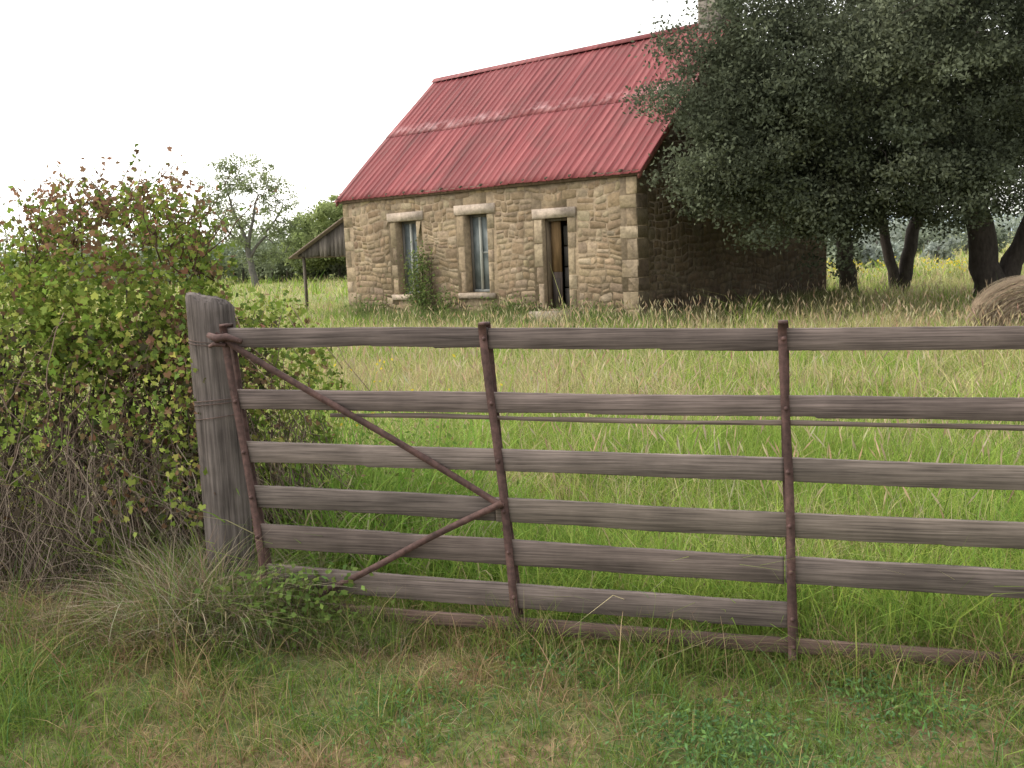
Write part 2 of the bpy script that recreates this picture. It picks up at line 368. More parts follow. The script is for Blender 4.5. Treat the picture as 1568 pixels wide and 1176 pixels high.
ro=rf.build('roof',M_roof,house);md=ro.modifiers.new('t','SOLIDIFY');md.thickness=.003;md.offset=-1
rc=MB()
v=np.array([(x,y,z) for x in (-.22,HL+.22) for y,z in ((RY-.13,RZ+.0),(RY,RZ+.12),(RY+.13,RZ+.0))]);rc.add(v,[(0,1,4,3),(1,2,5,4)],(.4,.1,.1))
rc.build('ridge_cap',M_roof,house).modifiers.new('t','SOLIDIFY').thickness=.006
tr=MB()
box(tr,-.1,HL+.1,-.07,-.02,HZ-.10,HZ-.0,(.16,.11,.085),.004)
for x in np.arange(-.1,HL+.1,.6): box(tr,x,x+.06,-.11,0.3,HZ-.02,HZ+.03,(.1,.08,.06))
for xx in (-.14,HL+.1):
    for (ya,za,yb,zb) in ((-.1,HZ-.06,RY,RZ),(RY,RZ,HD+.2,BZ-.15)):
        V=np.array([(xx,ya,za-.11),(xx+.05,ya,za-.11),(xx+.05,yb,zb-.11),(xx,yb,zb-.11),(xx,ya,za),(xx+.05,ya,za),(xx+.05,yb,zb),(xx,yb,zb)]);tr.add(V,BOXF,(.17,.07,.06))
tr.build('eave_timber',M_old,house)
ch=MB();box(ch,HL-.56,HL-.06,RY-.3,RY+.3,5.2,7.5,(.2,.18,.155));box(ch,HL-.62,HL-.0,RY-.36,RY+.36,7.35,7.5,(.22,.2,.18))
z=5.3
while z<7.3:
    h=rng.uniform(.15,.28)
    for m_,wd in (((lambda u,z,d:(HL-.56+u,RY-.3-d,z)),.5),((lambda u,z,d:(HL-.06+d,RY-.3+u,z)),.6),((lambda u,z,d:(HL-.56-d,RY-.3+u,z)),.6)):
        k=rng.uniform(.35,.65)*wd;stone_mesh(ch,np.array([(0,k,z,z+h),(k,wd,z,z+h)]),m_,[(.2,.18,.155),(.16,.145,.125)],(.01,.02),.006,.006)
    z+=h
ch.build('chimney',M_stone,house)
lt=MB();kx=4.7
zl=lambda x:3.6+.4*x
x=-.02
while x>-kx:
    ww=rng.uniform(.14,.2);x1=max(x-ww+.01,-kx)
    V=boxv(x1,x,2,2.03,1.62+rng.uniform(-.03,.03),1);V[4:,2]=[zl(x1)-.05,zl(x)-.05,zl(x)-.05,zl(x1)-.05]
    lt.add(V,BOXF,np.array((.12,.105,.095))*rng.uniform(.6,1.3));x-=ww
for px,py in ((-4.55,2.1),(-4.55,5.9),(-2.3,5.9)): box(lt,px-.035,px+.035,py-.035,py+.035,-.1,zl(px)-.08,(.14,.12,.1))
box(lt,-4.65,-4.5,2.0,6,1.62,1.72,(.13,.11,.1))
V=np.array([(-kx-.25,1.85,zl(-kx-.25)),(0,1.85,zl(0)),(0,6.1,zl(0)),(-kx-.25,6.1,zl(-kx-.25))]);V=np.concatenate([V-np.array([0,0,.04]),V]);lt.add(V,BOXF,(.17,.13,.11))
lt.build('lean_to_shed',M_old,house)
def inhouse(P,mar=.1):
    d=P[:,:2]-O;u=d@hx;v=d@hy
    return (u>-mar)&(u<HL+mar+.15)&(v>-mar-.1)&(v<HD+.3)&(P[:,2]<roofz(v)+.3)
def infoot(x,y,mar=.0):
    dx=x-O[0];dy=y-O[1];u=dx*hx[0]+dy*hx[1];v=dx*hy[0]+dy*hy[1]
    return (u>-mar)&(u<HL+mar)&(v>-mar)&(v<HD+mar)
# ---------------------------------------------------------------- gate
gate=D.objects.new('wooden_farm_gate',None);scene.collection.objects.link(gate);gate.location=(-1.186,4.086,0);gate.rotation_euler=(0,0,math.atan2(-.2485,.9687))
GE=3.62
def rz(z3,s): return np.interp(s,[-.1,1.124,2.243,3.7],[z3[0],z3[1],z3[2],z3[2]-(z3[1]-z3[2])*1.1])
rails=[((1.286,1.262,1.243),.080,0.0,GE),((1.018,1.008,.988),.080,.03,GE),((.803,.777,.752),.088,.05,GE),((.61,.575,.548),.094,.07,GE),((.438,.408,.372),.100,.09,GE),((.265,.222,.190),.098,.11,2.262),((.13,.097,.079),.056,.12,GE)]
def smooth_noise(n,sc,amp):
    k=max(4,int(n/sc)+3);c=rng.normal(0,amp,k);return np.interp(np.linspace(0,k-1,n),np.arange(k),c)
for i,(z3,wd,s0,s1) in enumerate(rails):
    pieces=[(s0,s1)]
    if i in(0,3): pieces=[(s0,1.135),(1.139,s1)]
    if i in(2,4): pieces=[(s0,2.245),(2.249,s1)]
    mb=MB()
    for (a,b) in pieces:
        n=int((b-a)/.012)+2;s=np.linspace(a,b,n)
        c=rz(z3,s)+.003*np.sin(s*2.1+i*2)+rng.uniform(-.003,.003)
        top=c+wd/2+smooth_noise(n,30,.0011)+rng.normal(0,.0004,n);bot=c-wd/2+smooth_noise(n,30,.0014)+rng.normal(0,.0005,n)
        for _ in range(2):
            q=rng.uniform(a,b);ww=rng.uniform(.1,.6);dp=rng.uniform(.003,.007)
            if rng.random()<.6: bot+=dp*((s>q)&(s<q+ww))*np.clip((s-q)/ww+.15,0,1)
            else: top-=dp*.6*((s>q)&(s<q+ww))*np.clip((q+ww-s)/ww+.15,0,1)
        yw=smooth_noise(n,30,.0015);y0=-.011+yw;y1=.011+yw
        cc=.0025
        sec=[(y0+cc,bot),(y1,bot),(y1,top),(y0+cc,top),(y0,top-cc),(y0,bot+cc)]
        V=np.stack([np.stack([s,yy,zz],1) for yy,zz in sec],1).reshape(-1,3)
        F=[]
        for k in range(n-1):
            for j in range(6):
                j2=(j+1)%6;F.append((k*6+j,(k+1)*6+j,(k+1)*6+j2,k*6+j2))
        F+= [tuple(range(6)),tuple((n-1)*6+q for q in range(5,-1,-1))]
        base=np.array((.155,.126,.110)) if i<6 else np.array((.14,.095,.075))
        mb.add(V,F,base*rng.uniform(.85,1.15)*np.array([1,rng.uniform(.97,1.02),rng.uniform(.96,1.05)]))
    mb.build('rail_%d'%(i+1),M_plank,gate)
mb=MB()
s=np.linspace(.45,GE,90);c=np.interp(s,[.45,1.124,2.243,3.6],[.955,.952,.93,.905])+.004*np.sin(s*3)
V=np.stack([np.stack([s,s*0-.006,c-.010],1),np.stack([s,s*0+.008,c-.010],1),np.stack([s,s*0+.008,c+.006+.003*np.sin(s*9)],1),np.stack([s,s*0-.006,c+.006+.003*np.sin(s*9)],1)],1).reshape(-1,3)
F=[(k*4+j,(k+1)*4+j,(k+1)*4+(j+1)%4,k*4+(j+1)%4) for k in range(89) for j in range(4)]
mb.add(V,F,(.18,.14,.12));mb.build('split_slat',M_plank,gate)
RU=(.085,.047,.042)
def bar(mb,sA,zA,sB,zB,wd,y,th=.007,col=RU):
    n=22;t=np.linspace(0,1,n);s=sA+(sB-sA)*t;z=zA+(zB-zA)*t
    d=np.array([sB-sA,zB-zA]);d/=np.linalg.norm(d);pn=np.array([-d[1],d[0]])
    bend=.004*np.sin(t*7+y*90)
    a=np.stack([s+pn[0]*(bend-wd/2),0*s+y,z+pn[1]*(bend-wd/2)],1);b=np.stack([s+pn[0]*(bend+wd/2),0*s+y,z+pn[1]*(bend+wd/2)],1)
    V=np.stack([a,b,b+[0,th,0],a+[0,th,0]],1).reshape(-1,3)
    F=[(k*4+j,(k+1)*4+j,(k+1)*4+(j+1)%4,k*4+(j+1)%4) for k in range(n-1) for j in range(4)]+[(3,2,1,0),((n-1)*4,(n-1)*4+1,(n-1)*4+2,(n-1)*4+3)]
    mb.add(V,F,col)
mb=MB()
for (sa,sb,zt,zb) in ((.005,.125,1.335,.04),(1.122,1.215,1.318,.04),(2.243,2.278,1.30,.03),(3.36,3.37,1.28,.03)):
    for y in (-.024,.018): bar(mb,sa,zt,sb,zb,.031,y)
    for z3,wd,s0,s1 in rails:
        if s0<=sa+.2 and s1>sa:
            zz=float(rz(z3,sa));f=(zt-zz)/(zt-zb);ss=sa+(sb-sa)*f
            th=np.arange(8)/8*2*math.pi
            R_=np.stack([ss+.009*np.cos(th),0*th-.024,zz+.009*np.sin(th)],1);R2=R_.copy();R2[:,1]=-.034;R2[:,0]=ss+(R2[:,0]-ss)*.7;R2[:,2]=zz+(R2[:,2]-zz)*.7
            mb.add(np.concatenate([R_,R2]),[(i,(i+1)%8,8+(i+1)%8,8+i) for i in range(8)]+[tuple(range(8,16))],RU)
    box(mb,sa-.016,sa+.018,-.027,.028,zt-.004,zt+.006,RU)
mb.build('steel_uprights',M_rust,gate)
mb=MB();bar(mb,-.03,1.30,1.175,.60,.026,-.034);bar(mb,1.175,.615,.36,.20,.026,-.043)
mb.build('diagonal_braces',M_rust,gate)
mb=MB()
tube(mb,[(-.05,-.05,1.30),(-.01,-.06,1.285),(.03,-.045,1.29),(.1,-.05,1.27)],[.012,.018,.016,.01],8,RU)
tube(mb,[(-.06,-.03,1.25),(-.03,-.045,1.262),(.02,-.04,1.255)],[.008,.01,.008],6,RU)
mb.build('latch_chain',M_rust,gate)
def post(name,cx,cy,h,w_,seed,lean=(0,0)):
    r_=np.random.default_rng(seed);sides=40;rows=34
    th=np.arange(sides)/sides*2*math.pi+.2
    V=[]
    rad0=w_*.52*(1+.035*np.sin(th*2+1)+.03*np.sin(th*5+2)+r_.normal(0,.012,sides))
    crack=np.zeros(sides);crack[r_.choice(sides,7,False)]=-.10
    for i in range(rows):
        t=i/(rows-1);z=-.2+(h+.2)*t
        rr=rad0*(1.08-.08*t)*(1+.015*np.sin(th*3+z*2)+crack*np.clip(np.sin(z*3+np.arange(sides))+.9,0,1)+r_.normal(0,.004,sides))
        zz=z+(i==rows-1)*(r_.normal(0,.008,sides)-.028*np.cos(th))
        V.append(np.stack([lean[0]*(t-1)+rr*np.cos(th),lean[1]*(t-1)+rr*np.sin(th),zz*np.ones(sides)],1))
    V.append(np.stack([.7*rad0*np.cos(th),.7*rad0*np.sin(th),h+.012-.02*np.cos(th)+r_.normal(0,.004,sides)],1));rows+=1
    V=np.array(V).reshape(-1,3)
    F=[(i*sides+j,i*sides+(j+1)%sides,(i+1)*sides+(j+1)%sides,(i+1)*sides+j) for i in range(rows-1) for j in range(sides)]
    F.append(tuple(range((rows-1)*sides,rows*sides)))
    e_=D.objects.new(name,None);scene.collection.objects.link(e_);e_.location=(cx,cy,0)
    mb=MB();mb.add(V,F,(.165,.14,.13));mb.build('post_wood',M_post,e_)
    mb=MB();t=np.linspace(0,2*math.pi,30)
    for z in (1.265,1.25,1.0,.985,.93):
        mb_r=w_*.57
        tube(mb,np.stack([mb_r*np.cos(t),mb_r*np.sin(t),z+.012*np.sin(t+z*9)],1),.0022,5,(.12,.08,.07))
    mb.build('wire_wraps',M_rust,e_)
post('wooden_fence_post',-1.288,4.25,1.435,.18,3,(-.0,0))
post('wooden_fence_post',2.50,3.20,1.5,.2,5)
# ---------------------------------------------------------------- grass
G1=[(.15,.23,.05),(.21,.29,.07),(.31,.29,.12),(.44,.34,.20),(.33,.20,.13),(.14,.25,.09)]
gf=MB()
n=95000
nt_=2600;tx=rng.uniform(-3.3,3.3,nt_);ty=rng.uniform(1.7,4.1,nt_)
ti=rng.integers(0,nt_,n);loose=rng.random(n)<.5
x=np.where(loose,rng.uniform(-3.3,3.3,n),tx[ti]+rng.normal(0,.022,n));y=np.where(loose,rng.uniform(1.7,4.1,n),ty[ti]+rng.normal(0,.022,n))
tf=rng.normal(0,.25,nt_)[ti]*(~loose)
f=cn(x,y,1.3,.5)*.42+.62+tf+rng.normal(0,.14,n)+.16*np.clip((x+.3),-1.2,1)
bare=(cn(x,y,1.0,2.4)>.45)&(rng.random(n)<.6)&loose
k=~bare;x,y,f,ti,loose=x[k],y[k],f[k],ti[k],loose[k];n=len(x)
idx=np.where(f>.50,rng.choice([0,1,5,1,0],n),rng.choice([2,3,4,3,2],n))
col=pal(G1,idx,.2)
hh=rng.gamma(4,.011,n)+.015; hh*=np.where(loose,1,(.7+rng.gamma(3,.22,nt_))[ti]);hh*=1+.8*np.clip((y-3.1),0,1)*(cn(x,y,1.5)>-.2)+ .5*np.clip(-x-.8,0,1)
blades(gf,x,y,hh,rng.uniform(.002,.005,n),rng.uniform(.1,1.5,n),col)
for (cx,cy,r_,m_) in ((.62,2.95,.3,1500),(1.3,3.1,.25,600),(.1,3.6,.3,500),(-.4,3.2,.35,500),(.9,2.6,.3,900),(1.2,3.3,.2,400)):
    a=rng.normal(0,r_*.5,(m_,2));P=np.stack([cx+a[:,0],cy+a[:,1],gz(cx+a[:,0],cy+a[:,1])+rng.uniform(.01,.07,m_)],1)
    leafquads(gf,P,rng.uniform(.012,.034,m_),rng.uniform(.005,.012,m_),pal([(.13,.24,.10),(.17,.28,.09)],rng.integers(0,2,m_)),np.array([0,0,1.]),.7)
gf.build('short_grass',M_grass)
dl=MB()
n=8000;x=rng.uniform(-3,3,n);y=rng.uniform(1.8,4.3,n)
blades(dl,x,y,rng.uniform(.03,.10,n),rng.uniform(.0015,.003,n),rng.uniform(1.5,2.6,n),pal([(.46,.36,.22),(.34,.21,.14),(.5,.42,.30)],rng.integers(0,3,n)),segs=2)
dl.build('straw_litter',M_grass)
fg=MB();n=7000
s=rng.uniform(-.1,3.7,n);q=rng.normal(.02,.10,n);gx=-1.186+.9687*s+.2485*q;gy=4.086-.2485*s+.9687*q
hgt=rng.uniform(.06,.19,n)*(1+.8*(cn(gx*3,gy,1,.3)>.1))
blades(fg,gx,gy,hgt,rng.uniform(.002,.0045,n),rng.uniform(.1,1.2,n),pal(G1,rng.choice([0,1,2,3,4],n,p=[.3,.3,.15,.15,.1]),.2))
fg.build('gate_foot_grass',M_grass)
tg=MB()
GF=[(.25,.36,.07),(.33,.43,.10),(.45,.45,.19),(.56,.49,.29),(.18,.29,.06),(.40,.34,.21)]
def field(n,xr,yr,hm,wr,segs=3):
    nt_=n//22
    def pos(m):
        y=rng.uniform(yr[0],yr[1],m);return rng.uniform(-1,1,m)*(xr[0]+xr[1]*y),y
    tx,ty=pos(nt_);x,y=pos(n);ti=rng.integers(0,nt_,n);lo=rng.random(n)<.5
    sp=.03+.004*ty[ti]
    x=np.where(lo,x,tx[ti]+rng.normal(0,1,n)*sp);y=np.where(lo,y,ty[ti]+rng.normal(0,1,n)*sp)
    tf=rng.normal(0,.22,nt_)[ti]*(~lo);th=np.where(lo,1,(.7+rng.gamma(3,.16,nt_))[ti])
    k=y>3.782-.2565*x+.12
    k&=~infoot(x,y,.02)
    x,y,tf,th=x[k],y[k],tf[k],th[k];n=len(x)
    f=.58+.42*cn(x,y,.45,.2)+.25*cn(x,y,1.7,1.2)+rng.normal(0,.14,n)+tf
    near=np.clip((7.5-y)/4,0,1)
    f=f+.35*near-.12*np.clip((y-7.5)/5,0,1)+.12*np.clip(-x/3,0,1)
    idx=np.where(f>.55,rng.choice([0,1,4,1],n),rng.choice([2,3,5,2,3],n))
    h=hm*(.5+rng.gamma(5,.09,n))*(.85+.4*cn(x,y,.8))*th
    blades(tg,x,y,h,rng.uniform(wr[0],wr[1],n),rng.uniform(.1,1.3,n),pal(GF,idx,.2),segs=segs)
field(72000,(1.6,.62),(3.3,7.5),.34,(.003,.008))
field(70000,(1.6,.62),(7.5,16),.37,(.006,.012))
field(45000,(2,.65),(16,32),.38,(.009,.018),2)
field(38000,(4,.8),(30,95),.5,(.03,.06),2)
def seeds(n,xr,yr,hm,sz):
    y=rng.uniform(yr[0],yr[1],n);x=rng.uniform(-1,1,n)*(xr[0]+xr[1]*y)
    k=(y>3.9-.2565*x)&~infoot(x,y,.02)&(cn(x,y,.5,1.)+rng.normal(0,.4,n)>-.1);x,y=x[k],y[k];n=len(x)
    h=hm*rng.uniform(.7,1.25,n);a=rng.uniform(0,2*math.pi,n);le=rng.uniform(.05,.6,n)
    col=pal([(.56,.46,.31),(.46,.35,.24),(.6,.53,.36)],rng.integers(0,3,n),.12)
    blades(tg,x,y,h,np.full(n,.0028*sz),le,col,segs=2,direc=a)
    top=np.stack([x+np.cos(a)*le*h,y+np.sin(a)*le*h,gz(x,y)+h*(1-.35*le)],1)
    d=unit(np.stack([np.cos(a)*le*1.6,np.sin(a)*le*1.6,np.ones(n)],1));s_=unit(np.cross(d,unit(rng.normal(size=(n,3)))))
    L=(.11*rng.uniform(.7,1.3,n))[:,None];w_=(.0055*sz*np.ones(n))[:,None]
    for q in range(2):
        sv=s_ if q==0 else np.cross(d,s_)
        tg.add(np.stack([top-d*L*.8,top-d*L*.3+sv*w_,top+d*L*.3,top-d*L*.3-sv*w_],1),[(0,1,2,3)],col)
seeds(2200,(1.6,.6),(4.4,9),.58,1.0)
seeds(7500,(1.6,.62),(9,19),.58,1.5)
seeds(4500,(2,.65),(19,34),.55,2.0)
tg.build('tall_grass',M_grass)
wb=MB();n=6500
u=rng.uniform(-.5,HL+.6,n);v=-rng.gamma(1.3,.28,n)-.05
P=O[None]+u[:,None]*hx+v[:,None]*hy
blades(wb,P[:,0],P[:,1],rng.uniform(.2,.5,n)*(1+.5*(cn(u,v,1.6)>.3)),rng.uniform(.008,.014,n),rng.uniform(.1,.8,n),pal([(.15,.22,.07),(.21,.27,.10),(.40,.34,.2)],rng.choice([0,1,2],n,p=[.5,.35,.15])))
n=5000;v=rng.uniform(-.2,HD,n);u=HL+.05+rng.gamma(1.5,.35,n)
P=O[None]+u[:,None]*hx+v[:,None]*hy
blades(wb,P[:,0],P[:,1],rng.uniform(.2,.5,n),rng.uniform(.008,.014,n),rng.uniform(.1,.8,n),pal([(.12,.17,.06),(.18,.21,.08),(.3,.26,.15)],rng.integers(0,3,n)))
wb.build('wall_base_weeds',M_grass)
def hp(u,v,z): 
    q=O+u*hx+v*hy;return np.array([q[0],q[1],z])
cv=MB();ct=MB()
for (uc,zc,su,sz_,m_) in ((2.75,.75,.22,.42,1200),(2.95,1.35,.14,.2,260),(3.5,.35,.3,.22,700),(5.6,.3,.4,.16,700),(1.0,.3,.4,.15,500),(7.6,.25,.5,.13,500)):
    P=np.stack([hp(uc+rng.normal(0,su),-.12-abs(rng.normal(0,.12)),max(.03,zc+rng.normal(0,sz_))) for _ in range(m_)])
    leafquads(cv,P,rng.uniform(.05,.09,m_),rng.uniform(.03,.05,m_),pal([(.15,.20,.07),(.20,.25,.09),(.12,.16,.06)],rng.integers(0,3,m_)))
    for q in range(6):
        tube(ct,wob(hp(uc+rng.normal(0,.1),-.1,0),hp(uc+rng.normal(0,su),-.15,zc+sz_),7,.02),.008,4,(.12,.09,.07))
e_=D.objects.new('climbing_vine',None);scene.collection.objects.link(e_)
cv.build('vine_leaves',M_leaf,e_);ct.build('vine_stems',M_twig,e_)
# ---------------------------------------------------------------- vine thicket
LT=np.array([(0,-.05),(.25,-.30),(.48,-.12),(.42,.08),(.52,.28),(.26,.42),(.0,.78),(-.26,.42),(-.52,.28),(-.42,.08),(-.48,-.12),(-.25,-.30)])
def lobed(mb,P,size,col,bias,bw):
    n=len(P);N_,A,B=frames(n,bias,bw)
    size=np.broadcast_to(size,(n,))[:,None,None]
    tx=LT[:,0][None,:,None]*rng.uniform(.6,1.1,(n,1,1));ty=LT[:,1][None,:,None]
    fold=(np.abs(LT[:,0])*.6-.35*LT[:,1]**2)[None,:,None]*rng.uniform(-.8,1.4,(n,1,1))
    V=P[:,None]+size*(tx*A[:,None]+ty*B[:,None]+fold*N_[:,None])
    mb.add(V,[tuple(range(12))],col)
ELL=[((-2.5,4.95,.80),(1.2,.72,.85),20000),((-1.95,4.95,1.5),(.50,.42,.50),7500),((-1.36,4.95,.80),(.44,.42,.60),4200),((-3.3,5.0,1.0),(1.0,.8,.95),5000)]
vl=MB();vt=MB()
VC=[(.20,.28,.055),(.29,.36,.085),(.14,.20,.055),(.27,.17,.10),(.33,.18,.12),(.21,.14,.09),(.42,.45,.12)]
for c_,r_,m_ in ELL:
    c_=np.array(c_);r_=np.array(r_)
    d=unit(rng.normal(size=(m_,3)));d=np.sign(d)*np.abs(d)**.85
    rad=rng.uniform(.75,1.05,m_)*(1+.10*np.sin(d[:,0]*7+d[:,2]*5)+.08*np.sin(d[:,1]*11+d[:,0]*9)+.05*np.sin(d[:,0]*19+d[:,2]*17))
    P=c_+d*r_*rad[:,None]
    low=np.where(P[:,0]>-1.9,.32,.58)+.12*np.sin(P[:,0]*9)
    keep=(P[:,2]>.05)&(rng.random(m_)<np.clip((P[:,2]-low)/.4,.12,1))
    clump=cn(P[:,0]*3,P[:,2]*3+P[:,1],1.0,.7)+rng.normal(0,.35,m_)
    keep&=(clump>-.75)
    P,d,clump=P[keep],d[keep],clump[keep];m2=len(P)
    redp=.16+.35*np.clip((P[:,2]-1.65)*2.5,0,1)-.15*(clump>.2)+.28*(cn(P[:,0]*2,P[:,2]*2,1.,2.)>.3)
    isred=rng.random(m2)<redp
    idx=np.where(isred,rng.choice([3,4,5,3],m2),rng.choice([0,1,2,6],m2,p=[.38,.34,.14,.14]))
    lobed(vl,P,rng.uniform(.016,.040,m2),pal(VC,idx,.22),unit(d+np.array([0,-.3,.5])),.9)
# leaves creeping round the post top and left side
m_=320;P=np.stack([rng.normal(-1.46,.07,m_),rng.normal(4.22,.06,m_),rng.uniform(.45,1.3,m_)],1)
lobed(vl,P,rng.uniform(.016,.036,m_),pal(VC,rng.choice([0,1,2,3,6],m_),.2),np.array([0,-1.,.3]),.8)
for _ in range(60):
    bx=rng.uniform(-2.45,-1.5);by=4.95+rng.normal(0,.15)
    a=np.array([bx,by,1.5+.35*max(0,1-abs(bx+1.95)/.45)]);b_=a+np.array([rng.normal(0,.13),rng.normal(0,.1),rng.uniform(.2,.42)])
    if rng.random()<.25: b_[0]+=.15
    p_=wob(a,b_,8,.015);tube(vt,p_,np.linspace(.004,.0015,8),4,(.11,.07,.05))
    q=p_[rng.integers(2,8,11)]+rng.normal(0,.022,(11,3));lobed(vl,q,rng.uniform(.014,.034,11),pal(VC,rng.choice([0,3,4,5,2],11)),np.array([0,-.5,-.2]),.6)
def tangle(m_,zr,col,rw,ln_):
    for _ in range(m_):
        c_,r_,_m=ELL[rng.choice([0,0,0,2,3])];c_=np.array(c_);r_=np.array(r_)
        d=unit(rng.normal(size=3));d[1]=-abs(d[1])-.2;d=unit(d);a=c_+d*r_*rng.uniform(.8,1.0);a[2]=rng.uniform(*zr)
        b_=a+np.array([rng.normal(0,.2),rng.normal(0,.07)-.04,-rng.uniform(*ln_)]);b_[2]=max(b_[2],.0)
        tube(vt,wob(a,b_,7,.026),rng.uniform(*rw),4,np.array(col)*rng.uniform(.5,1.5))
tangle(1700,(.3,.9),(.22,.17,.135),(.001,.0026),(.2,.7))
tangle(1200,(.25,.8),(.36,.29,.23),(.0008,.002),(.2,.6))
tangle(350,(.8,1.4),(.18,.13,.10),(.001,.003),(.2,.5))
for _ in range(22):
    x_=rng.uniform(-3.3,-1.5);tube(vt,wob((x_,4.95+rng.normal(0,.12),0),(min(x_*.6-.8+rng.normal(0,.1),-1.75),4.95,rng.uniform(1.0,1.5)),9,.02),np.linspace(.018,.005,9),6,(.09,.07,.06))
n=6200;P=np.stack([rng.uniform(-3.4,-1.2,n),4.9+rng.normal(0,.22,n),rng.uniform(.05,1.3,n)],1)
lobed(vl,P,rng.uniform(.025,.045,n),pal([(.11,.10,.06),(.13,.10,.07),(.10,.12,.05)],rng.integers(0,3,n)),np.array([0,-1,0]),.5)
e_=D.objects.new('vine_thicket',None);scene.collection.objects.link(e_)
vl.build('leaves',M_leaf,e_);vt.build('stems',M_twig,e_)
# dry tussocks
dt=MB()
TC=[(.42,.35,.25),(.30,.22,.16),(.22,.29,.09),(.52,.46,.35),(.17,.25,.07)]
n=3000
x=rng.normal(-1.36,.22,n);y=4.0+rng.normal(0,.11,n)
k=(y>3.6)&(x<-.8);x,y=x[k],y[k];n=len(x)
blades(dt,x,y,rng.uniform(.12,.56,n)*np.clip(1.15-np.abs(x+1.35)*1.4,.25,1.1),rng.uniform(.002,.0055,n),rng.uniform(.2,1.6,n),pal(TC,rng.integers(0,5,n)),segs=4)
n=2400;s=rng.uniform(0,.75,n);gx=-1.186+.9687*s;gy=4.0-.2485*s+rng.normal(0,.06,n)
blades(dt,gx,gy,rng.uniform(.08,.32,n)*(1-.6*s),rng.uniform(.002,.004,n),rng.uniform(.2,1.4,n),pal(TC,rng.choice([0,1,2,4,4],n)))
n=5000;x=rng.uniform(-3.2,-1.1,n);y=rng.uniform(3.75,4.5,n)
blades(dt,x,y,rng.uniform(.07,.30,n),rng.uniform(.002,.004,n),rng.uniform(.3,1.8,n),pal([(.28,.19,.14),(.34,.26,.19),(.20,.26,.09),(.42,.35,.26)],rng.integers(0,4,n)))
dt.build('dry_tussock_grass',M_grass)
bl=MB();m_=900;P=np.stack([rng.normal(-.95,.16,m_),rng.normal(3.93,.07,m_),rng.uniform(.03,.32,m_)],1)
leafquads(bl,P,rng.uniform(.02,.04,m_),rng.uniform(.015,.028,m_),pal([(.16,.24,.07),(.21,.29,.08)],rng.integers(0,2,m_)))
for _ in range(30):
    tube(bl,wob((rng.normal(-.95,.05),3.93,0),(rng.normal(-.95,.16),rng.normal(3.93,.06),rng.uniform(.15,.32)),6,.008),.0018,4,(.15,.13,.08))
bl.build('leafy_weed',M_leaf)
bwd=MB();n=2400
x=rng.uniform(-1.15,.1,n);y=rng.uniform(4.25,6.0,n)
blades(bwd,x,y,rng.uniform(.3,.9,n)*np.clip(1.1-.6*(x+1.1),.4,1),rng.uniform(.005,.013,n),rng.uniform(.15,1.0,n),pal([(.22,.36,.07),(.30,.42,.1),(.46,.42,.25)],rng.choice([0,1,2],n,p=[.45,.4,.15])),segs=4)
for cx,cy in ((-.62,5.0),(-.85,5.2),(-.5,5.5),(-1.0,4.9),(-.3,5.6),(-1.1,5.6)):
    n=30;blades(bwd,rng.normal(cx,.06,n),rng.normal(cy,.06,n),rng.uniform(.7,1.12,n),rng.uniform(.009,.016,n),rng.uniform(.1,.7,n),pal([(.25,.40,.08),(.34,.46,.12)],rng.integers(0,2,n)),segs=5)
m_=1500;P=np.stack([rng.normal(-.75,.3,m_),rng.normal(5.0,.3,m_),rng.uniform(.1,.75,m_)],1)
leafquads(bwd,P,rng.uniform(.02,.05,m_),rng.uniform(.01,.022,m_),pal([(.2,.31,.07),(.28,.38,.1),(.33,.24,.14)],rng.choice([0,1,2],m_,p=[.5,.35,.15])))
P=np.stack([rng.normal(-.75,.22,60),rng.normal(5.1,.15,60),rng.uniform(.7,1.05,60)],1)
leafquads(bwd,P,rng.uniform(.015,.03,60),.015,(.75,.6,.08))
bwd.build('tall_weeds',M_grass)
